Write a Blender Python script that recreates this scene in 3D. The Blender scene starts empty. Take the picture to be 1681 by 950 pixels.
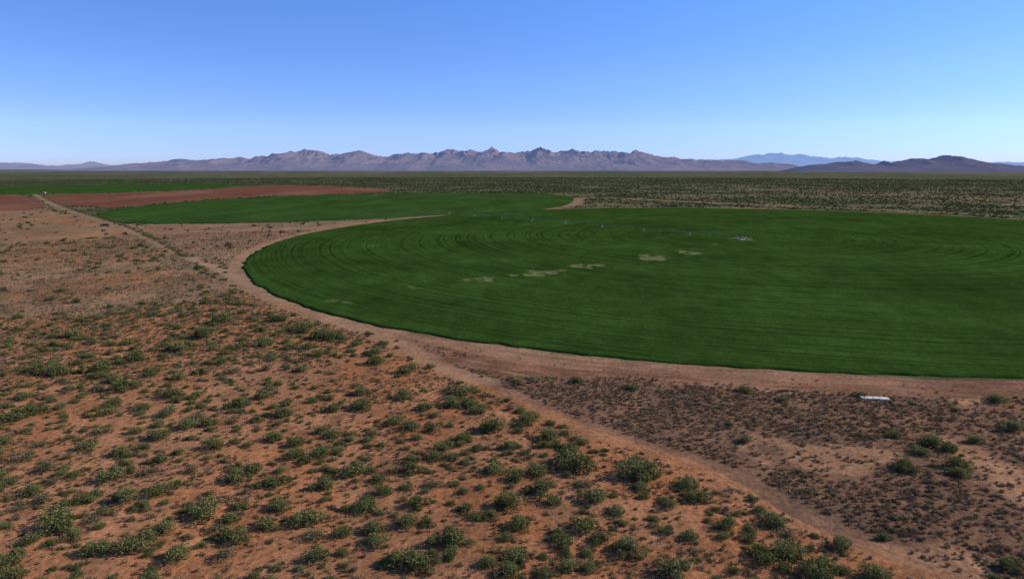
import bpy, math, numpy as np, random
random.seed(7); rng=np.random.default_rng(7)
scene=bpy.context.scene
H=55.0; F=1095.0; PITCH=math.radians(10.40)
cp,sp=math.cos(PITCH),math.sin(PITCH)
# ---- survey helper: photo reading -> metres on the level ground (camera mast at world origin, 55 m up)
def gp(px,py):
    u=px-840.5; v=py-475.0
    nz=F*sp+v*cp; Y=F*cp-v*sp
    return (u*H/nz, Y*H/nz)
def gps(l): return [gp(a,b) for a,b in l]
# ---- noise
TAB=rng.random((16,256,256))
def vn(x,y,s,seed=0):
    x=np.asarray(x)/s+seed*17.3; y=np.asarray(y)/s+seed*9.1
    ix=np.floor(x).astype(np.int64); iy=np.floor(y).astype(np.int64)
    fx=x-ix; fy=y-iy; fx=fx*fx*(3-2*fx); fy=fy*fy*(3-2*fy)
    T=TAB[seed%16]
    a=T[ix&255,iy&255]; b=T[(ix+1)&255,iy&255]; c=T[ix&255,(iy+1)&255]; d=T[(ix+1)&255,(iy+1)&255]
    return (a*(1-fx)+b*fx)*(1-fy)+(c*(1-fx)+d*fx)*fy
def fbm(x,y,s,seed=0,o=4):
    t=0;a=.5;n=0
    for i in range(o):
        t=t+a*vn(x,y,s/2**i,seed+i); n+=a; a*=.5
    return t/n
def ss(a,b,x):
    t=np.clip((x-a)/(b-a),0,1); return t*t*(3-2*t)
def smooth(pts,n=6,closed=True):
    P=np.array(pts); N=len(P); out=[]
    rngi=range(N) if closed else range(N-1)
    for i in rngi:
        if closed: p0,p1,p2,p3=P[(i-1)%N],P[i],P[(i+1)%N],P[(i+2)%N]
        else: p0,p1,p2,p3=P[max(i-1,0)],P[i],P[i+1],P[min(i+2,N-1)]
        for k in range(n):
            t=k/n
            out.append(.5*((2*p1)+(-p0+p2)*t+(2*p0-5*p1+4*p2-p3)*t*t+(-p0+3*p1-3*p2+p3)*t**3))
    if not closed: out.append(P[-1])
    return np.array(out)
def pip(x,y,poly):
    P=np.asarray(poly); inside=np.zeros(x.shape,bool)
    N=len(P)
    for i in range(N):
        x1,y1=P[i]; x2,y2=P[(i+1)%N]
        if y1==y2: continue
        c=((y1>y)!=(y2>y))&(x<(x2-x1)*(y-y1)/(y2-y1)+x1)
        inside^=c
    return inside
def dline(x,y,pts):
    P=np.asarray(pts); best=np.full(x.shape,1e9)
    for i in range(len(P)-1):
        ax,ay=P[i]; bx,by=P[i+1]; dx,dy=bx-ax,by-ay
        t=np.clip(((x-ax)*dx+(y-ay)*dy)/(dx*dx+dy*dy+1e-9),0,1)
        best=np.minimum(best,np.hypot(x-ax-t*dx,y-ay-t*dy))
    return best
# ---- layout
PIV=(192.0,531.0)
rim_px=[(400,435),(408,455),(430,474),(470,493),(540,517),(600,531),(700,549),(800,564),(900,577),(1000,588),(1200,604),(1400,613),(1681,621)]
rim_far=[(1681,362),(1500,352),(1300,345),(1100,342),(950,343),(860,346),(760,352),(700,357),(640,363),(560,374),(480,390),(430,408),(406,424)]
rad=[]
for p in rim_px+rim_far:
    X,Y=gp(*p); rad.append((math.atan2(Y-PIV[1],X-PIV[0])%(2*math.pi),math.hypot(X-PIV[0],Y-PIV[1])))
rad.sort(); RA=np.array([r[0] for r in rad]); RR=np.array([r[1] for r in rad])
def rimR(a):
    return np.interp(np.mod(a,2*math.pi),np.concatenate([RA-2*math.pi,RA,RA+2*math.pi]),np.tile(RR,3))
def infield(x,y,off=0):
    dx=x-PIV[0]; dy=y-PIV[1]
    return np.hypot(dx,dy)-rimR(np.arctan2(dy,dx))-off   # signed distance approx
F2=smooth(gps([(160,352),(175,360),(215,366),(300,367),(400,366),(540,362),(640,358),(705,354),(800,350.5),(870,346.5),(925,338),(942,328),(925,321.5),(860,318.5),(700,317.5),(600,319),(450,323),(300,332),(215,341),(170,348)]))
F3=smooth(gps([(-60,318),(100,318),(220,315),(330,310),(400,305),(430,303),(330,302.5),(200,303),(60,306),(-60,309)]))
BR=smooth(gps([(75,322),(85,333),(150,340),(220,339),(300,331),(450,322),(600,317.5),(640,314),(600,308),(520,305),(430,304.5),(330,311.5),(200,317),(110,318.5)]))
BL=gps([(-400,322),(20,319),(62,325),(76,340),(40,346),(-400,352)])
GRASS=gps([(-900,352),(60,344),(95,344),(200,377),(290,428),(400,470),(470,500),(600,545),(500,600),(0,640),(-900,640)])
RED=gps([(-1200,500),(0,520),(200,515),(400,490),(520,505),(600,540),(700,590),(820,625),(960,700),(1160,760),(1300,840),(1450,905),(1600,960),(1900,1500),(-1500,1500)])
BROWN=gps([(700,585),(820,615),(1000,618),(1400,645),(2400,660),(3400,1500),(1900,1500),(1600,960),(1450,905),(1300,840),(1160,760),(960,700),(820,640)])
WEDGE=gps([(170,362),(215,368),(540,364),(640,360),(560,380),(450,405),(380,430),(400,465),(300,430),(230,390)])
BAND=smooth(gps([(430,472),(560,520),(760,562),(1000,592),(1400,616),(1681,624),(2600,634),(2600,690),(1681,657),(1500,652),(1350,648),(1150,636),(1000,622),(880,617),(800,618),(740,604),(690,580),(620,548),(540,515)]),4)
ROAD=smooth(gps([(55,318),(72,328),(100,341),(150,358),(200,374),(250,395),(300,418),(350,438),(400,460),(430,478),(490,503),(560,528),(640,560),(730,606),(800,628)]),5,False)
DITCH=smooth(gps([(78,326),(118,343),(170,358),(225,378),(265,398),(310,422)]),5,False)
TRACK=smooth(gps([(640,548),(720,600),(830,645),(960,702),(1080,738),(1180,768),(1300,832),(1420,892),(1560,950),(1700,1010)]),5,False)
BACKROAD=smooth(gps([(700,357),(800,351.5),(880,344),(940,336),(952,326),(1000,325),(1100,330),(1250,337),(1400,343),(1700,356),(2100,372)]),5,False)
def hgt(x,y):
    r=np.hypot(x,y)
    g=1.1*(fbm(x,y,38,3,3)-.5)+.25*(vn(x,y,6,5)-.5)
    g=g*ss(1200,300,r)
    s=infield(x,y)
    return g*ss(2,25,s)
# ---- mesh helper
def mk(name,verts,faces,mat=None,smoothf=False):
    me=bpy.data.meshes.new(name); me.from_pydata([tuple(v) for v in verts],[],[tuple(f) for f in faces]); me.update()
    if smoothf: me.polygons.foreach_set('use_smooth',[True]*len(me.polygons))
    o=bpy.data.objects.new(name,me); scene.collection.objects.link(o)
    if mat: me.materials.append(mat)
    return o
def gridmesh(name,X,Y,Z,cols=None,mat=None,wrap=False,smoothf=True,extra=None):
    ny,nx=X.shape
    co=np.stack([X,Y,Z],-1).reshape(-1,3).astype(np.float32)
    i=np.arange(ny-1)[:,None]; j=np.arange(nx if wrap else nx-1)[None,:]
    a=i*nx+j; b=i*nx+(j+1)%nx; c=(i+1)*nx+(j+1)%nx; d=(i+1)*nx+j
    q=np.stack([a,b,c,d],-1).reshape(-1,4).astype(np.int32)
    me=bpy.data.meshes.new(name)
    me.vertices.add(len(co)); me.vertices.foreach_set('co',co.ravel())
    me.loops.add(q.size); me.loops.foreach_set('vertex_index',q.ravel())
    me.polygons.add(len(q)); me.polygons.foreach_set('loop_start',np.arange(0,q.size,4,dtype=np.int32))
    me.polygons.foreach_set('loop_total',np.full(len(q),4,np.int32))
    me.polygons.foreach_set('use_smooth',np.full(len(q),smoothf))
    me.update(calc_edges=True)
    if cols is not None:
        at=me.color_attributes.new('soil','FLOAT_COLOR','POINT')
        cc=np.concatenate([cols.reshape(-1,3),np.ones((len(co),1))],1).astype(np.float32)
        at.data.foreach_set('color',cc.ravel())
    if extra:
        for k,v in extra.items():
            at=me.attributes.new(k,'FLOAT','POINT'); at.data.foreach_set('value',v.ravel().astype(np.float32))
    o=bpy.data.objects.new(name,me); scene.collection.objects.link(o)
    if mat: me.materials.append(mat)
    return o
# ---- material helper
class M:
    def __init__(s,name):
        s.m=bpy.data.materials.new(name); s.m.use_nodes=True; s.t=s.m.node_tree; s.t.nodes.clear()
        s.out=s.n('ShaderNodeOutputMaterial')
    def n(s,typ,**k):
        nd=s.t.nodes.new(typ)
        for a,b in k.items(): setattr(nd,a,b)
        return nd
    def l(s,a,b): s.t.links.new(a,b)
    def noise(s,vec,scale,detail=4,rough=.6):
        nd=s.n('ShaderNodeTexNoise'); nd.inputs['Scale'].default_value=scale; nd.inputs['Detail'].default_value=detail; nd.inputs['Roughness'].default_value=rough
        s.l(vec,nd.inputs['Vector']); return nd.outputs[0]
    def rng(s,v,a,b,c,d):
        nd=s.n('ShaderNodeMapRange'); s.l(v,nd.inputs[0])
        for i,q in enumerate((a,b,c,d)): nd.inputs[i+1].default_value=q
        return nd.outputs[0]
    def math(s,op,a,b=None):
        nd=s.n('ShaderNodeMath',operation=op)
        for i,q in enumerate((a,b)):
            if q is None: continue
            if isinstance(q,(int,float)): nd.inputs[i].default_value=q
            else: s.l(q,nd.inputs[i])
        return nd.outputs[0]
    def mix(s,f,a,b,mode='MIX'):
        nd=s.n('ShaderNodeMix',data_type='RGBA',blend_type=mode)
        for q,i in ((f,0),(a,6),(b,7)):
            if isinstance(q,(int,float)): nd.inputs[i].default_value=q
            elif isinstance(q,tuple): nd.inputs[i].default_value=(*q,1)
            else: s.l(q,nd.inputs[i])
        return nd.outputs[2]
    def gray(s,v):
        nd=s.n('ShaderNodeCombineColor')
        for i in range(3): s.l(v,nd.inputs[i])
        return nd.outputs[0]
    def scale(s,v,sc):
        nd=s.n('ShaderNodeVectorMath',operation='MULTIPLY'); s.l(v,nd.inputs[0]); nd.inputs[1].default_value=sc; return nd.outputs[0]
    def diff(s,col,bump=None,bs=1,bd=.1,emis=None):
        b=s.n('ShaderNodeBsdfDiffuse')
        if isinstance(col,tuple): b.inputs[0].default_value=(*col,1)
        else: s.l(col,b.inputs[0])
        if bump is not None:
            bn=s.n('ShaderNodeBump'); bn.inputs['Strength'].default_value=bs; bn.inputs['Distance'].default_value=bd
            s.l(bump,bn.inputs['Height']); s.l(bn.outputs[0],b.inputs['Normal'])
        if emis:
            e=s.n('ShaderNodeEmission'); e.inputs[0].default_value=(*emis,1); ad=s.n('ShaderNodeAddShader')
            s.l(b.outputs[0],ad.inputs[0]); s.l(e.outputs[0],ad.inputs[1]); s.l(ad.outputs[0],s.out.inputs[0])
        else: s.l(b.outputs[0],s.out.inputs[0])
        return s.m
def simple(name,col,rough=.6,metal=0,var=.15,sc=3):
    m=M(name); g=m.n('ShaderNodeNewGeometry').outputs['Position']
    nz=m.noise(g,sc,5); k=m.gray(m.rng(nz,.3,.7,1-var,1+var)); c=m.mix(1.0,col,k,'MULTIPLY')
    b=m.n('ShaderNodeBsdfPrincipled'); m.l(c,b.inputs['Base Color']); b.inputs['Roughness'].default_value=rough; b.inputs['Metallic'].default_value=metal
    m.l(b.outputs[0],m.out.inputs[0]); return m.m
# ---- ground
az=np.concatenate([np.arange(-180,-50,4.0),np.arange(-50,50,.09),np.arange(50,180,4.0)])
az=np.radians(az)
th=np.concatenate([np.linspace(80,38,12)[:-1],np.linspace(38,.35,560)])
r=H/np.tan(np.radians(th)); r=np.concatenate([[0.5],r,np.geomspace(r[-1]*1.08,90000,26)])
A,Rr=np.meshgrid(az,r); GX=np.sin(A)*Rr; GY=np.cos(A)*Rr
def lerp(c,m,col):
    m=m[...,None]; return c*(1-m)+np.array(col)*m
def zones(x,y):
    r=np.hypot(x,y); w=.035*np.minimum(r,900)
    xd=x+(fbm(x,y,25,1,4)-.5)*w; yd=y+(fbm(x,y,25,6,4)-.5)*w*1.6
    z={}
    xg=x+(fbm(x,y,45,1,5)-.5)*90; yg=y+(fbm(x,y,45,6,5)-.5)*130
    z['red']=pip(xg,yg,RED)|(pip(xd,yd,RED)&(x>-20)); z['brown']=pip(xd,yd,BROWN); z['wedge']=pip(xd,yd,WEDGE)
    z['grass']=pip(xd,yd,GRASS)|(pip(xd,yd,RED)&~z['red'])
    xs=x+(vn(x,y,6,2)-.5)*w*.25; ys=y+(vn(x,y,6,4)-.5)*w*.25
    z['band']=pip(xs,ys,BAND); z['br']=pip(x,y,BR)|pip(x,y,BL)
    z['f2']=pip(x,y,F2)|pip(x,y,F3)
    z['f1']=infield(x,y)
    z['road']=dline(x,y,ROAD); z['ditch']=dline(x,y,DITCH); z['track']=dline(xs,ys,TRACK); z['back']=dline(x,y,BACKROAD)
    z['r']=r
    return z
def soil(x,y):
    z=zones(x,y); r=z['r']
    n1=fbm(x,y,14,1,5); n2=fbm(x,y,60,7,4); n3=fbm(x,y,5,9,3); nf=fbm(x*.5,y*.22,260,2,5)
    c=np.zeros(x.shape+(3,))+np.array((.145,.12,.062))
    c=lerp(c,ss(.42,.62,fbm(x,y,90,12,5)),(.078,.095,.038))
    c=lerp(c,.6*ss(.58,.70,nf),(.25,.17,.10))
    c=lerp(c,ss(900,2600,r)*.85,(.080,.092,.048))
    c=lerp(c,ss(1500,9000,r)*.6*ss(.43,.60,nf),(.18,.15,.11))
    c=lerp(c,ss(4500,16000,r)*.65,(.15,.16,.17))  # air haze put into the colour: far plain fades to grey with distance
    # left grassland
    m=z['grass']*1.; g=np.zeros_like(c)+np.array((.29,.170,.092)); g=lerp(g,ss(.4,.65,n2),(.315,.152,.076)); g=lerp(g,.7*ss(.45,.7,n1),(.20,.128,.068)); g=lerp(g,.5*ss(.5,.7,n3),(.19,.125,.066))
    c=c*(1-m[...,None])+g*m[...,None]
    m=z['red']*1.; g=np.zeros_like(c)+np.array((.355,.148,.064)); g=lerp(g,ss(.45,.65,n2)*.7,(.30,.158,.085)); g=lerp(g,.7*ss(.52,.68,n1),(.40,.188,.092)); g=lerp(g,.55*ss(.52,.72,n3),(.23,.115,.060))
    c=c*(1-m[...,None])+g*m[...,None]
    m=z['brown']*1.; g=np.zeros_like(c)+np.array((.215,.115,.068)); g=lerp(g,.7*ss(.45,.7,n1),(.155,.095,.06)); g=lerp(g,.85*ss(.60,.69,fbm(x,y,18,13,4)),(.36,.19,.10))
    c=c*(1-m[...,None])+g*m[...,None]
    m=z['wedge']*1.; g=np.zeros_like(c)+np.array((.28,.17,.10)); g=lerp(g,.8*ss(.4,.6,n1),(.19,.12,.068)); g=lerp(g,.5*ss(.5,.65,n2),(.29,.14,.075))
    c=c*(1-m[...,None])+g*m[...,None]
    # ploughed soil
    m=z['br']*1.; g=np.zeros_like(c)+np.array((.165,.068,.042)); g=lerp(g,.6*ss(.4,.6,fbm(x,y*.4,120,3)),(.22,.105,.066))
    c=c*(1-m[...,None])+g*m[...,None]
    dp=z['f1']+fbm(x,y,40,2,2)*6
    streak=fbm(dp*1.0,np.arctan2(y-PIV[1],x-PIV[0])*60,2.2,5,3)
    m=z['band']*1.; g=np.zeros_like(c)+np.array((.26,.125,.068)); g=lerp(g,.8*ss(.45,.65,streak),(.32,.17,.098)); g=lerp(g,.85*ss(.52,.38,streak),(.17,.085,.05)); g=lerp(g,.45*ss(.5,.7,n2),(.21,.11,.065)); g=lerp(g,.5*ss(.5,.7,n1),(.22,.12,.07))
    c=c*(1-m[...,None])+g*m[...,None]
    # tracks and perimeter road
    wv=vn(x,y,10,8)
    c=lerp(c,.8*ss(15,9,z['f1']+wv*3)*ss(120,60,x)*(.55+.6*ss(.4,.6,streak)),(.31,.175,.098))
    c=lerp(c,.75*ss(16,8,z['f1'])*(y>500),(.31,.175,.105))
    c=lerp(c,.75*ss(6,3,z['road']+wv*2)*(.55+.5*n3),(.34,.205,.12))
    c=lerp(c,.8*ss(6,2,z['ditch']+wv*3),(.13,.085,.05))
    c=lerp(c,.35*ss(6,1.5,z['track']+wv*3),(.36,.18,.095))
    c=lerp(c,.75*ss(14,7,z['back']),(.30,.17,.105))
    return c
g=M('desert_soil')
pos=g.n('ShaderNodeNewGeometry').outputs['Position']; at=g.n('ShaderNodeAttribute',attribute_name='soil').outputs['Color']
n1=g.noise(pos,.9,8,.65); n2=g.noise(pos,.11,5,.6); n3=g.noise(g.scale(pos,(.012,.004,.01)),1,8,.7); n4=g.noise(pos,5,4,.7)
c=g.mix(1.0,at,g.gray(g.rng(n1,.3,.7,.58,1.38)),'MULTIPLY'); c=g.mix(1.0,c,g.gray(g.rng(n2,.3,.7,.80,1.20)),'MULTIPLY'); c=g.mix(1.0,c,g.gray(g.rng(n3,.3,.7,.75,1.25)),'MULTIPLY')
c=g.mix(1.0,c,g.gray(g.rng(n4,.3,.7,.82,1.18)),'MULTIPLY')
c=g.mix(g.rng(g.noise(pos,.35,6,.7),.56,.68,0,.35),c,(.19,.115,.065))
g.diff(c,n1,.8,.4)
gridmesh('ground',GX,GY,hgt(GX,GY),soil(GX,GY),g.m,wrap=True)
# ---- crop
m=M('alfalfa_crop'); pos=m.n('ShaderNodeNewGeometry').outputs['Position']; bare=m.n('ShaderNodeAttribute',attribute_name='bare').outputs['Fac']
sub=m.n('ShaderNodeVectorMath',operation='SUBTRACT'); m.l(pos,sub.inputs[0]); sub.inputs[1].default_value=(PIV[0],PIV[1],0)
fl=m.scale(sub.outputs[0],(1,1,0)); ln=m.n('ShaderNodeVectorMath',operation='LENGTH'); m.l(fl,ln.inputs[0]); L=ln.outputs['Value']
wob=m.math('MULTIPLY',m.noise(pos,.010,3,.5),7.0)
L=m.math('ADD',L,wob)
def ring(period,width):
    f=m.math('FRACT',m.math('DIVIDE',L,period)); tri=m.math('ABSOLUTE',m.math('SUBTRACT',f,.5))
    return m.rng(tri,0.0,width/period,1,0)
cb=m.n('ShaderNodeCombineXYZ'); m.l(L,cb.inputs[0])
rmod=m.noise(cb.outputs[0],.11,2,.6); fr=m.noise(cb.outputs[0],.9,3,.7); wide=m.noise(cb.outputs[0],.045,2,.5)
brk=m.noise(pos,.014,4,.6); brk2=m.noise(pos,.15,3,.6)
lanes=m.math('MAXIMUM',m.math('MULTIPLY',ring(13.7,1.8),m.rng(rmod,.38,.56,.25,1)),m.math('MULTIPLY',ring(6.15,1.1),m.rng(rmod,.62,.42,.15,.85)))
ringm=m.math('MULTIPLY',lanes,m.math('MULTIPLY',m.rng(brk,.38,.54,.35,1),m.rng(brk2,.35,.58,.55,1)))
big=m.noise(pos,.012,4,.55); fine=m.noise(pos,.8,6,.7); blot=m.noise(m.scale(pos,(1,.5,1)),.08,5,.65)
col=m.mix(m.rng(big,.35,.65,0,1),(.027,.058,.010),(.042,.085,.015))
col=m.mix(1.0,col,m.gray(m.rng(blot,.3,.7,.76,1.24)),'MULTIPLY')
col=m.mix(1.0,col,m.gray(m.rng(fine,.3,.7,.66,1.34)),'MULTIPLY')
col=m.mix(1.0,col,m.gray(m.rng(fr,.35,.65,.76,1.20)),'MULTIPLY')
col=m.mix(1.0,col,m.gray(m.rng(wide,.35,.65,.92,1.08)),'MULTIPLY')
col=m.mix(m.math('MULTIPLY',ringm,.78),col,(.008,.018,.005))
col=m.mix(m.math('MULTIPLY',bare,m.rng(fine,.3,.6,.4,.95)),col,(.17,.165,.07))
hh=m.math('SUBTRACT',m.math('ADD',fine,m.math('MULTIPLY',blot,1.0)),m.math('MULTIPLY',ringm,1.0))
m.diff(col,hh,.6,.5)
crop=m.m
ang=np.linspace(0,2*math.pi,1400,endpoint=False); tr=np.concatenate([[.001],np.linspace(.01,1,270)])
AA,TT=np.meshgrid(ang,tr)
edge=rimR(AA)
edge=edge+ ((fbm(np.cos(AA)*380,np.sin(AA)*380,9,3,4)-.5)*4)*TT**20
RX=PIV[0]+np.cos(AA)*TT*edge; RY=PIV[1]+np.sin(AA)*TT*edge
bare=np.zeros(RX.shape)
for (px,py,w,h) in [(553,495,26,5),(570,498,20,3.5),(672,473,18,3),(684,476,22,4),(800,460,28,6),(770,461,12,2.5),(790,463,8,2),(849,454,22,3.5),(878,451,26,6),(903,447,38,7),(925,446,14,3),(950,438,24,4),(968,440,16,3),(980,436,34,5.5),(1062,427,18,4),(1074,424,38,8),(1130,414,34,6),(1120,416,12,3),(1176,402,12,3),(1221,393.5,30,6)]:
    x0,y0=gp(px-w/2,py+h/2); x1,y1=gp(px+w/2,py-h/2); cx,cy=gp(px,py)
    ax=(gp(px+w/2,py)[0]-gp(px-w/2,py)[0])/2; ay=(y1-y0)/2
    dx=RX+(fbm(RX,RY,6,4,3)-.5)*ax*2.6-cx; dy=RY+(fbm(RX,RY,6,8,3)-.5)*ay*3.6-cy
    dd=(dx/ax)**2+(dy/ay)**2
    k=.55 if px<700 else 1
    bare=np.maximum(bare,ss(1.25,.6,dd)*k)
RZ=.65+.14*(fbm(RX,RY,7,5,3)-.5)-.5*bare
RZ=RZ*(1-.75*ss(.9955,1.0,TT))
# skirt
RX=np.vstack([RX,RX[-1:]]); RY=np.vstack([RY,RY[-1:]]); RZ=np.vstack([RZ,RZ[-1:]*0-.2]); bare=np.vstack([bare,bare[-1:]])
gridmesh('alfalfa_field',RX,RY,RZ,None,crop,wrap=True,extra={'bare':bare})
m=M('far_crop'); pos=m.n('ShaderNodeNewGeometry').outputs['Position']
col=m.mix(m.rng(m.noise(m.scale(pos,(1,.4,1)),.02,5,.6),.35,.65,0,1),(.028,.060,.012),(.044,.09,.020))
col=m.mix(1.0,col,m.gray(m.rng(m.noise(m.scale(pos,(.15,1,1)),.2,4,.7),.3,.7,.8,1.2)),'MULTIPLY')
m.diff(col,m.noise(pos,.8,5,.7),.6,.5); farcrop=m.m
def slab(name,poly,z,mat):
    n=len(poly); v=[(p[0],p[1],z) for p in poly]+[(p[0],p[1],-.2) for p in poly]
    f=[list(range(n))]+[(i,(i+1)%n,n+(i+1)%n,n+i) for i in range(n)]
    return mk(name,v,f,mat)
slab('alfalfa_field',F2,.6,farcrop); slab('alfalfa_field',F3,.6,farcrop)
# ---- plants
def leafmat(name,c1,c2,c3):
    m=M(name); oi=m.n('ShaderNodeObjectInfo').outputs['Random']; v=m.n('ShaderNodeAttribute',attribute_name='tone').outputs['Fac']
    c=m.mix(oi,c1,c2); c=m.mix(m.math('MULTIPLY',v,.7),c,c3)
    b=m.n('ShaderNodeBsdfDiffuse'); m.l(c,b.inputs[0]); t=m.n('ShaderNodeBsdfTranslucent'); m.l(c,t.inputs[0])
    mx=m.n('ShaderNodeMixShader'); mx.inputs[0].default_value=.28; m.l(b.outputs[0],mx.inputs[1]); m.l(t.outputs[0],mx.inputs[2]); m.l(mx.outputs[0],m.out.inputs[0]); return m.m
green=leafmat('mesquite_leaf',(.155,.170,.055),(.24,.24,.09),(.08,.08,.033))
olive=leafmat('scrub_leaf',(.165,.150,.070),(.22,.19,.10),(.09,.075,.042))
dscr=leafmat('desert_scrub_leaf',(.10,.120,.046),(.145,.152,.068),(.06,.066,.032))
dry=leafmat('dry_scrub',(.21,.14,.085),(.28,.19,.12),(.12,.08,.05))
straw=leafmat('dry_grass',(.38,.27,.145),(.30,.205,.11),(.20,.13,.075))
bark=simple('bark',(.12,.085,.06))
def bush(name,nl,size,mat,lobes,flat=.55,twig=14,seed=0):
    R=np.random.default_rng(seed); V=[];Fc=[];T=[];MI=[]
    L=[]
    for i in range(lobes):
        a=R.random()*6.28; d=R.random()**.6*.62
        L.append((math.cos(a)*d,math.sin(a)*d,(.22+.38*R.random())*flat*1.5*(1-.45*d),.24+.2*R.random()))
    for i in range(nl):
        l=L[i%lobes]; d=R.normal(size=3); d/=np.linalg.norm(d); q=l[3]*(.55+.55*R.random()**.5)
        if R.random()<.10: q*=1.4
        p=np.array([l[0]+d[0]*q,l[1]+d[1]*q,max(.03,l[2]+d[2]*q*flat*1.2)])
        s=size*(.5+R.random()); a1=R.normal(size=3); a1/=np.linalg.norm(a1); a2=np.cross(a1,R.normal(size=3)); a2/=np.linalg.norm(a2)
        k=len(V); V+= [p+a1*s,p+a2*s*.55,p-a1*s*.7,p-a2*s*.5]; Fc.append((k,k+1,k+2,k+3)); MI.append(0)
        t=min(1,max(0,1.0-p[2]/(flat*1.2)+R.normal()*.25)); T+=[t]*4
    for i in range(twig):
        l=L[i%lobes]; a=R.random()*6.28; e=np.array([l[0]+math.cos(a)*l[3]*.8,l[1]+math.sin(a)*l[3]*.8,l[2]+.1+R.random()*.25*flat]); b0=np.array([R.normal()*.05,R.normal()*.05,-.03])
        w=.014
        k=len(V)
        for pp,ww in ((b0,w),(b0*.5+e*.5+np.array([0,0,.04]),w*.7),(e,w*.3)):
            for j in range(3): V.append(pp+np.array([math.cos(j*2.1)*ww,math.sin(j*2.1)*ww,0])); T.append(.5)
        for s2 in range(2):
            for j in range(3): Fc.append((k+s2*3+j,k+s2*3+(j+1)%3,k+s2*3+3+(j+1)%3,k+s2*3+3+j)); MI.append(1)
    me=bpy.data.meshes.new(name); me.from_pydata([tuple(v) for v in V],[],Fc); me.materials.append(mat); me.materials.append(bark)
    me.polygons.foreach_set('material_index',MI); at=me.attributes.new('tone','FLOAT','POINT'); at.data.foreach_set('value',T)
    return bpy.data.objects.new(name,me)
def tuft(name,n,mat,seed,h=.6):
    R=np.random.default_rng(seed); V=[];Fc=[];T=[]
    for i in range(n):
        a=R.random()*6.28; b=np.array([R.normal()*.22,R.normal()*.22,0]); o=np.array([math.cos(a),math.sin(a),0])*(.15+.4*R.random()); t=b+o+np.array([0,0,h*(.4+.6*R.random())])
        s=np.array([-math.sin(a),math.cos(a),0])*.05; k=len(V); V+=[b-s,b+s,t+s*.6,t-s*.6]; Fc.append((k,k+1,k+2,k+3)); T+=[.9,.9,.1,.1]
    me=bpy.data.meshes.new(name); me.from_pydata([tuple(v) for v in V],[],Fc); me.materials.append(mat)
    at=me.attributes.new('tone','FLOAT','POINT'); at.data.foreach_set('value',T)
    return bpy.data.objects.new(name,me)
def coll(name,obs):
    c=bpy.data.collections.new(name)
    for o in obs: c.objects.link(o)
    return c
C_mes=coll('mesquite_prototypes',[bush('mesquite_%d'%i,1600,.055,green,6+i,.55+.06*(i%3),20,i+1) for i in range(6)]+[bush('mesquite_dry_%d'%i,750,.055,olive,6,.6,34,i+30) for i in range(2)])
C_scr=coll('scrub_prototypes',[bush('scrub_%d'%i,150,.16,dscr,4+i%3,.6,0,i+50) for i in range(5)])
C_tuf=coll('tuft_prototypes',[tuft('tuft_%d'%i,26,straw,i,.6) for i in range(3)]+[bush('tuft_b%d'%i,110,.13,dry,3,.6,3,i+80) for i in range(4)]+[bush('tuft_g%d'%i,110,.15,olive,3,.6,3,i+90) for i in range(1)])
def scatter(name,x,y,scl,idx,collection):
    n=len(x); z=hgt(x,y)-.03
    me=bpy.data.meshes.new(name); me.vertices.add(n); me.vertices.foreach_set('co',np.stack([x,y,z],-1).astype(np.float32).ravel())
    for k,t,v in (('rot','FLOAT',rng.random(n)*6.283),('scl','FLOAT',scl),('idx','INT',idx)):
        a=me.attributes.new(k,t,'POINT'); a.data.foreach_set('value',v.astype(np.float32 if t=='FLOAT' else np.int32))
    o=bpy.data.objects.new(name,me); scene.collection.objects.link(o)
    ng=bpy.data.node_groups.new(name+'_scatter','GeometryNodeTree')
    ng.interface.new_socket('Geometry',in_out='INPUT',socket_type='NodeSocketGeometry'); ng.interface.new_socket('Geometry',in_out='OUTPUT',socket_type='NodeSocketGeometry')
    N=ng.nodes; gi=N.new('NodeGroupInput'); go=N.new('NodeGroupOutput'); ip=N.new('GeometryNodeInstanceOnPoints'); ci=N.new('GeometryNodeCollectionInfo')
    ci.inputs['Collection'].default_value=collection; ci.inputs['Separate Children'].default_value=True; ci.inputs['Reset Children'].default_value=True
    def na(nm,t):
        q=N.new('GeometryNodeInputNamedAttribute'); q.data_type=t; q.inputs['Name'].default_value=nm; return q.outputs['Attribute']
    L=ng.links.new
    L(gi.outputs[0],ip.inputs['Points']); L(ci.outputs[0],ip.inputs['Instance']); ip.inputs['Pick Instance'].default_value=True
    L(na('idx','INT'),ip.inputs['Instance Index'])
    cx=N.new('ShaderNodeCombineXYZ'); L(na('rot','FLOAT'),cx.inputs[2]); L(cx.outputs[0],ip.inputs['Rotation']); L(na('scl','FLOAT'),ip.inputs['Scale']); L(ip.outputs[0],go.inputs[0])
    md=o.modifiers.new('scatter','NODES'); md.node_group=ng
    print(name,n)
    return o
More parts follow.
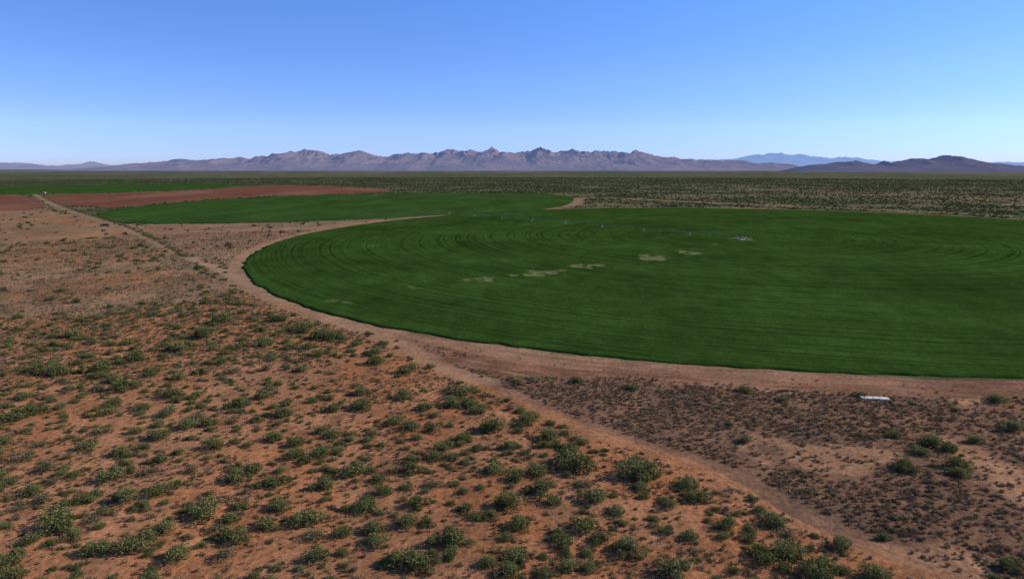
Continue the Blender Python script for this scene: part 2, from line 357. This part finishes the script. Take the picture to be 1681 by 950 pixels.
# hand-surveyed larger mesquites (reading x,y, width)
big=[(945,752,75),(1045,768,85),(578,765,52),(680,768,42),(845,778,42),(882,803,54),(970,808,55),(600,828,52),(692,823,45),(340,830,66),(90,853,75),(222,885,70),(160,897,55),(295,908,58),(730,877,68),(665,916,70),(705,920,60),(855,857,55),(955,858,55),(1035,897,62),(1265,847,52),(1250,905,60),(1295,897,70),(1350,932,80),(1430,932,62),(1130,790,50),(1147,812,46),(1190,857,42),(505,848,60),(385,778,48),(265,864,45),(670,852,45),(225,582,46),(755,640,50),(740,658,50),(770,662,40),(662,648,42),(595,640,40),(598,662,50),(810,697,56),(650,690,42),(525,790,46),(460,825,44),(90,605,55),(180,775,50),(210,810,50),(50,803,40),(145,810,44),(200,738,44),(440,855,44),(380,875,60),(615,885,46),(610,862,46),(780,845,34),(1095,822,36),(1050,795,34),(1135,875,40),(520,905,50),(930,925,40),(965,925,40),(15,912,55),(20,935,50),(870,685,50),(905,712,50),(765,715,42),(730,728,42),(1487,765,48),(1650,698,50),(1525,722,50),(1510,738,40),(1572,760,44),(1572,775,40),(1560,735,44),(1640,655,40),(1600,722,36),(1466,712,36),(840,820,60),(905,820,40),(800,700,44),(670,605,45),(620,590,40),(530,545,50),(500,535,44),(455,520,40),(550,550,40),(300,565,50),(340,545,50),(365,520,50),(430,560,44),(120,545,40),(70,603,50),(155,600,50),(210,630,55),(260,710,50),(310,695,46),(345,690,40),(280,645,46),(275,675,40),(55,670,55),(20,680,55),(460,675,46),(385,660,50),(430,645,40),(485,720,44),(410,765,44),(1110,930,70),(840,935,55),(800,920,40),(1230,880,30),(985,880,40),(915,875,40)]
bx=[];by=[];bs=[]
for px,py,w in big:
    X,Y=gp(px,py+w*.18); nz=F*sp+(py-475)*cp; bx.append(X);by.append(Y);bs.append(w*.5*H/nz*(1.08 if py>740 else .96))
bx=list(bx)
def sample(n,r0,r1,a0,a1,p=1.0):
    u=rng.random(n); r=(r0**(p+1)+u*(r1**(p+1)-r0**(p+1)))**(1/(p+1)); a=np.radians(a0+rng.random(n)*(a1-a0)); return np.sin(a)*r,np.cos(a)*r
# random mesquites on the red ground
x,y=sample(50000,55,620,-60,45); z=zones(x,y)
dens=z['red']*(.35+.9*ss(.35,.6,fbm(x,y,30,10,3)))*.45*ss(60,110,z['r']) + z['red']*.18+z['grass']*(.015+.16*ss(.50,.66,fbm(x,y,28,5,3)))+z['brown']*.022*ss(.5,.6,fbm(x,y,30,12,2))*3
dens=np.where((z['f1']<14)|z['band']|(z['track']<3)|z['wedge'],0,dens); k=rng.random(len(x))<dens; x=x[k];y=y[k]
size=np.clip(rng.lognormal(.20,.48,len(x)),.5,2.7)
cell={}; kx=[];ky=[];ks=[]
for X,Y,S in list(zip(bx,by,bs)): cell.setdefault((int(X//8),int(Y//8)),[]).append((X,Y,S))
for X,Y,S in zip(x,y,size):
    ok=True
    for i in (-1,0,1):
        for j in (-1,0,1):
            for q in cell.get((int(X//8)+i,int(Y//8)+j),[]):
                if math.hypot(q[0]-X,q[1]-Y)<(q[2]+S)*.64: ok=False
    if ok: cell.setdefault((int(X//8),int(Y//8)),[]).append((X,Y,S)); kx.append(X);ky.append(Y);ks.append(S)
# brush along the ditch and field margin
dx_=[];dy_=[];ds_=[]
for i in range(210):
    t=random.random()**.7*(len(DITCH)-1); a=int(t); b=min(a+1,len(DITCH)-1); p=DITCH[a]*(1-t+a)+DITCH[b]*(t-a)
    dx_.append(p[0]+random.gauss(0,1.6)); dy_.append(p[1]+random.gauss(0,2.2)); ds_.append(random.uniform(.9,2.0))
for i in range(90):
    a=math.radians(random.uniform(198,236)); rr=float(rimR(np.array(a)))+random.uniform(9,26)
    X=PIV[0]+math.cos(a)*rr; Y=PIV[1]+math.sin(a)*rr; dx_.append(X);dy_.append(Y);ds_.append(random.uniform(.8,1.9))
X=np.array(bx+kx+dx_);Y=np.array(by+ky+dy_);S=np.array(bs+ks+ds_)
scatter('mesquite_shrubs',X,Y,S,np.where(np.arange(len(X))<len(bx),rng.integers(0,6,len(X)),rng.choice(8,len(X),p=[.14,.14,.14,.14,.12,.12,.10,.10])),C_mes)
# low scrub over the open desert plain
xs,ys=sample(170000,260,3600,-52,52,.35); z=zones(xs,ys)
open_=(~z['f2'])&(~z['br'])&(z['f1']>16)&(~z['band'])&(z['back']>14)&(z['road']>6)
dn=np.where(z['grass']|z['red']|z['wedge'],.06,.3+.7*ss(.34,.53,fbm(xs,ys,90,12,4)))
k=open_&(rng.random(len(xs))<dn); xs=xs[k];ys=ys[k]
scatter('desert_scrub',xs,ys,np.clip(rng.lognormal(.42,.4,len(xs)),.6,3.4),rng.integers(0,5,len(xs)),C_scr)
# dry tufts
xs,ys=sample(270000,50,620,-58,50,.35); z=zones(xs,ys)
dn=z['red']*.40*(.3+.9*ss(.4,.6,fbm(xs,ys,12,3,3)))+z['grass']*.55*(.3+ss(.4,.6,fbm(xs,ys,16,8,3)))+z['brown']*(.25+.75*ss(.62,.45,fbm(xs,ys,18,13,4)))+z['wedge']*.5+z['band']*.03
dn=np.where((z['f1']<8)|(z['road']<4)|(z['track']<3)|z['f2'],0,dn)
k=rng.random(len(xs))<dn; xs=xs[k];ys=ys[k]; zz={a:b[k] for a,b in z.items()}
idx=np.where(zz['brown'],rng.choice(8,len(xs),p=[.10,.10,.10,.16,.16,.14,.14,.10]),rng.choice(8,len(xs),p=[.20,.20,.18,.07,.07,.07,.07,.14]))
scatter('dry_grass_tufts',xs,ys,np.where(idx<3,.45+.45*rng.random(len(xs)),.35+.5*rng.random(len(xs))),idx,C_tuf)
# ---- mountains
def mount(name,prof,Dc,depth,step,spur,mat,seed,x0,x1,base=.35,pw=1.2,hk=1.0,gain=.5,ex=1.4):
    P=np.array(prof); X=np.arange((x0-840.5)/1113*Dc*1.05,(x1-840.5)/1113*Dc*1.05,step); Y=np.arange(Dc-depth,Dc+depth*.6,step*1.3)
    XX,YY=np.meshgrid(X,Y); px=840.5+1113*XX/Dc; hp=np.interp(px,P[:,0],274.5-P[:,1],left=0,right=0)
    hz=np.where(hp>0,hk*hp*Dc/1131+55*np.clip(hp/5,0,1),0)
    t=np.clip((YY-(Dc-depth))/depth,0,1); env=np.where(YY<Dc,t**pw,1-ss(Dc,Dc+depth*.6,YY))
    wx=XX+(fbm(XX,YY,spur*1.5,seed,3)-.5)*spur*.9; wy=YY+(fbm(XX,YY,spur*1.5,seed+3,3)-.5)*spur*.9
    rd=0;a=1;nn=0;s=spur
    for i in range(5):
        q=1-np.abs(2*vn(wx,wy*.55,s,seed+i)-1); q=np.sqrt(np.clip(1-(1-q)**2-.0,0,1))*.35+q**ex*.65; rd=rd+a*q; nn+=a; a*=gain; s*=.5
    rd=rd/nn
    Z=hz*env*(base+(1.3-base)*rd)-6
    return gridmesh(name,XX,YY,Z,None,mat)
def rockmat(name,c1,c2,haze_glow,sc):  # bluish air haze put into the rock colour and an even added glow
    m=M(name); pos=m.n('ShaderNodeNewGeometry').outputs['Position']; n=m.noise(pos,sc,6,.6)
    c=m.mix(m.rng(n,.35,.65,0,1),c1,c2); return m.diff(c,m.noise(pos,sc*5,5,.6),.6,30,haze_glow)
r1=rockmat('mountain_rock_hazed',(.170,.115,.105),(.100,.078,.080),(.070,.100,.205),.002)
r2=rockmat('distant_rock_hazed',(.06,.065,.08),(.05,.06,.08),(.19,.30,.58),.001)
r3=rockmat('hill_rock_hazed',(.095,.068,.065),(.055,.048,.05),(.050,.068,.145),.003)
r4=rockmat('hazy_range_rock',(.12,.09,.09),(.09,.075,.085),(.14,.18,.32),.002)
main=[(110,276),(160,273),(200,272),(240,267),(300,262),(345,264),(380,259),(410,262),(440,256),(490,248.5),(520,248),(560,255),(590,250),(640,255),(680,252),(720,249),(760,247.5),(800,245),(840,245.5),(885,243.5),(920,246),(960,249),(1000,249.5),(1045,248.5),(1065,254),(1100,260),(1150,263),(1220,265),(1290,270),(1330,274)]
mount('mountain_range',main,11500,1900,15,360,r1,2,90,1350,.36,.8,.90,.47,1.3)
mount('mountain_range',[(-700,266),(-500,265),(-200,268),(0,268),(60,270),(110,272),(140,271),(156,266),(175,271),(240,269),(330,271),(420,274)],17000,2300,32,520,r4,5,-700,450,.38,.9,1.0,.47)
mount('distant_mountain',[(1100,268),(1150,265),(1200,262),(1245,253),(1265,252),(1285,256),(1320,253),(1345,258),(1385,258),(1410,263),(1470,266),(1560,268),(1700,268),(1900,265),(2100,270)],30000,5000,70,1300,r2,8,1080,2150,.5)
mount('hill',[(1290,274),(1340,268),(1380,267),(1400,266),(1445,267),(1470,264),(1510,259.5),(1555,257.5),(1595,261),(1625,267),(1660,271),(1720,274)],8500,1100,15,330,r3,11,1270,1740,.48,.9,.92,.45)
# ---- centre pivot irrigator
steel=simple('galvanised_steel',(.24,.25,.22),.6,.2); rubber=simple('rubber',(.03,.03,.03),.8); white=simple('weathered_paint',(.45,.43,.38),.6); conc=simple('concrete',(.42,.38,.32),.85,0,.25,2.0); wood=simple('weathered_wood',(.20,.15,.11),.9)
def bars(name,segs,mat,parent=None,ns=6):
    V=[];Fc=[]
    for p,q,rd in segs:
        p=np.array(p,float);q=np.array(q,float); d=q-p; d/=np.linalg.norm(d); u=np.cross(d,(0,0,1) if abs(d[2])<.9 else (1,0,0)); u/=np.linalg.norm(u); w=np.cross(d,u); k=len(V)
        for e in (p,q):
            for j in range(ns): a=j*2*math.pi/ns; V.append(e+rd*(math.cos(a)*u+math.sin(a)*w))
        for j in range(ns): Fc.append((k+j,k+(j+1)%ns,k+ns+(j+1)%ns,k+ns+j))
        Fc.append(tuple(range(k+ns-1,k-1,-1))); Fc.append(tuple(range(k+ns,k+2*ns)))
    o=mk(name,V,Fc,mat); 
    if parent: o.parent=parent
    return o
def empty(name):
    e=bpy.data.objects.new(name,None); scene.collection.objects.link(e); return e
irr=empty('center_pivot_irrigator')
pc=np.array([*gp(1219,394),0.]); pe=np.array([*gp(738,352.5),0.]); ax=(pe-pc); Ltot=np.linalg.norm(ax); ax/=Ltot; pr=np.array([-ax[1],ax[0],0])
NT=8; st=[];wh=[]
def P3(d,s,z): return pc+ax*d+pr*s+np.array([0,0,z])
zt=3.3
for k in range(4):
    sx=(1 if k&1 else -1)*1.3; sy=(1 if k&2 else -1)*1.3; st.append((P3(sx,sy,0),P3(0,0,3.5),.09))
sp_=Ltot/NT
for i in range(NT):
    a=i*sp_; n=8; prev=None
    for j in range(n+1):
        t=j/n; zc=zt+.8*math.sin(math.pi*t); d=a+sp_*t
        if prev: 
            st.append((P3(prev[0],0,prev[1]),P3(d,0,zc),.075))
        prev=(d,zc)
        if 0<j<n:
            zl=zc-1.1
            for s in (-.7,.7): st.append((P3(d,0,zc),P3(d,s,zl),.02))
            st.append((P3(d,-.7,zl),P3(d,.7,zl),.02)); st.append((P3(d,0,zc),P3(d,0,1.4),.012))
    for s in (-.7,.7):
        st.append((P3(a+1,0,zt),P3(a+sp_*.25,s,zt-.35),.012)); st.append((P3(a+sp_*.25,s,zt-.35),P3(a+sp_*.75,s,zt-.35),.012)); st.append((P3(a+sp_*.75,s,zt-.35),P3(a+sp_-1,0,zt),.012))
    d=a+sp_
    for s in (-2.0,2.0):
        st.append((P3(d-.4,s,.7),P3(d,0,zt),.07)); st.append((P3(d+.4,s,.7),P3(d,0,zt),.07)); wh.append((P3(d-.16,s,.65),P3(d+.16,s,.65),.65))
    st.append((P3(d,-2.0,.75),P3(d,2.0,.75),.08)); 
bars('truss_pipe',st,steel,irr); bars('wheels',wh,rubber,irr,14)
def box(name,c,s,mat,parent=None,rot=0):
    cx,cy,cz=c; ca,sa=math.cos(rot),math.sin(rot); V=[]
    for z,i in ((-1,0),(1,0)):
        for X,Y in ((-1,-1),(1,-1),(1,1),(-1,1)):
            X*=s[0]/2;Y*=s[1]/2; V.append((cx+X*ca-Y*sa,cy+X*sa+Y*ca,cz+z*s[2]/2))
    o=mk(name,V,[(3,2,1,0),(4,5,6,7),(0,1,5,4),(1,2,6,5),(2,3,7,6),(3,0,4,7)],mat)
    if parent: o.parent=parent
    return o
box('control_panel',(pc[0]+2.2,pc[1]-1.2,1.6),(1.2,.8,1.7),white,irr); box('pivot_pad',(pc[0],pc[1],.2),(4.0,4.0,.4),conc,irr); box('pump_housing',(pc[0]-4.0,pc[1]-1,1.0),(2.0,1.3,1.4),white,irr)
# ---- concrete trough by the track
conc2=simple('whitewashed_concrete',(.78,.68,.54),.95,0,.25,2)
tr_=empty('concrete_water_trough'); tx,ty=gp(1436,656); L=6.2; W=1.5; ro=math.radians(-9); tz=float(hgt(np.array([tx]),np.array([ty]))[0])
def loc(a,b): return (tx+a*math.cos(ro)-b*math.sin(ro),ty+a*math.sin(ro)+b*math.cos(ro))
for nm,a,b,sx,sy in (('side_wall_1',0,-W/2,L,.2),('side_wall_2',0,W/2,L,.2)): box(nm,(*loc(a,b),tz+.22),(sx,sy,.5),conc2,tr_,ro)
for i in range(5): box('cross_wall_%d'%(i+1),(*loc(-L/2+.1+i*(L-.2)/4,0),tz+.20),(.18,W-.204,.46),conc2,tr_,ro)
box('floor_slab',(*loc(0,0),tz+.33),(L-.42,W-.21,.1),conc2,tr_,ro)
# ---- fence on the roadside
fs=[];FL=smooth(gps([(30,322),(80,345),(150,372),(220,402),(290,434),(370,470)]),8,False)
posts=[]
for i in range(1,len(FL)):
    d=np.linalg.norm(FL[i]-FL[i-1]); n=max(1,int(d/6))
    for k in range(n): posts.append(FL[i-1]+(FL[i]-FL[i-1])*k/n)
fz=hgt(np.array([p[0] for p in posts]),np.array([p[1] for p in posts]))
fen=empty('wire_fence')
bars('posts',[((p[0],p[1],z-.2),(p[0],p[1],z+1.35),.07) for p,z in zip(posts,fz)],wood,fen)
bars('wires',[((posts[i][0],posts[i][1],fz[i]+h),(posts[i+1][0],posts[i+1][1],fz[i+1]+h),.012) for i in range(len(posts)-1) for h in (.4,.8,1.2)],steel,fen,3)
# ---- distant pump shed
sh=empty('pump_shed'); sx,sy=gp(73,318); 
shw=simple('shed_paint',(.5,.33,.27),.7)
box('walls',(sx,sy,1.4),(5,4,2.8),shw,sh)
mk('roof',[(sx-2.8,sy-2.3,2.8),(sx+2.8,sy-2.3,2.8),(sx+2.8,sy+2.3,2.8),(sx-2.8,sy+2.3,2.8),(sx-2.8,sy,4.0),(sx+2.8,sy,4.0)],[(0,1,5,4),(3,4,5,2),(0,4,3),(1,2,5)],simple('rusty_roof',(.35,.13,.08),.7)).parent=sh
box('door',(sx,sy-2.02,1.1),(1.2,.05,2.1),wood,sh)
# ---- light
EL=math.radians(30); AZ=math.radians(82)  # azimuth clockwise from +Y
sd=bpy.data.lights.new('sun','SUN'); sd.energy=4.7; sd.angle=math.radians(.5); sd.color=(1,.91,.78); so=bpy.data.objects.new('sun',sd); scene.collection.objects.link(so)
from mathutils import Vector
dirv=Vector((math.sin(AZ)*math.cos(EL),math.cos(AZ)*math.cos(EL),math.sin(EL))); so.rotation_euler=dirv.to_track_quat('Z','Y').to_euler()
w=bpy.data.worlds.new('World'); scene.world=w; w.use_nodes=True; nt=w.node_tree; nt.nodes.clear()
o=nt.nodes.new('ShaderNodeOutputWorld'); bg=nt.nodes.new('ShaderNodeBackground'); sk=nt.nodes.new('ShaderNodeTexSky'); sk.sky_type='NISHITA'; sk.sun_disc=False; sk.sun_elevation=EL; sk.sun_rotation=AZ; sk.altitude=1300; sk.air_density=1.0; sk.dust_density=.3; sk.ozone_density=2.5
tc=nt.nodes.new('ShaderNodeTexCoord'); vm=nt.nodes.new('ShaderNodeVectorMath'); vm.operation='MULTIPLY'; vm.inputs[1].default_value=(1,1,2.6); nm=nt.nodes.new('ShaderNodeVectorMath'); nm.operation='NORMALIZE'
nt.links.new(tc.outputs['Generated'],vm.inputs[0]); nt.links.new(vm.outputs[0],nm.inputs[0]); nt.links.new(nm.outputs[0],sk.inputs[0])
sep=nt.nodes.new('ShaderNodeSeparateXYZ'); nt.links.new(tc.outputs['Generated'],sep.inputs[0]); cr=nt.nodes.new('ShaderNodeValToRGB'); nt.links.new(sep.outputs[2],cr.inputs[0])
K=3.2
stops=[(0,(.60,.67,1.22)),(.053,(1.30,1.32,1.82)),(.12,(1.40,1.66,2.2)),(.225,(1.30,1.85,2.62)),(.6,(.9,1.3,1.7))]
while len(cr.color_ramp.elements)<len(stops): cr.color_ramp.elements.new(.5)
for e,(p,c_) in zip(cr.color_ramp.elements,stops): e.position=p
for e,(p,c_) in zip(cr.color_ramp.elements,stops): e.color=(c_[0]/K,c_[1]/K,c_[2]/K,1)
mxw=nt.nodes.new('ShaderNodeVectorMath'); mxw.operation='MULTIPLY'; nt.links.new(sk.outputs[0],mxw.inputs[0]); nt.links.new(cr.outputs[0],mxw.inputs[1])
mx2=nt.nodes.new('ShaderNodeVectorMath'); mx2.operation='SCALE'; mx2.inputs['Scale'].default_value=K; nt.links.new(mxw.outputs[0],mx2.inputs[0])
nt.links.new(mx2.outputs[0],bg.inputs[0]); bg.inputs[1].default_value=.12; nt.links.new(bg.outputs[0],o.inputs[0])
# ---- camera
cd=bpy.data.cameras.new('camera'); cd.sensor_width=36; cd.lens=36*F/1681; cd.clip_start=.5; cd.clip_end=200000
co=bpy.data.objects.new('camera',cd); scene.collection.objects.link(co); co.location=(0,0,H); co.rotation_euler=(math.pi/2-PITCH,0,0); scene.camera=co
scene.view_settings.view_transform='Standard'; scene.view_settings.look='None'; scene.view_settings.exposure=0
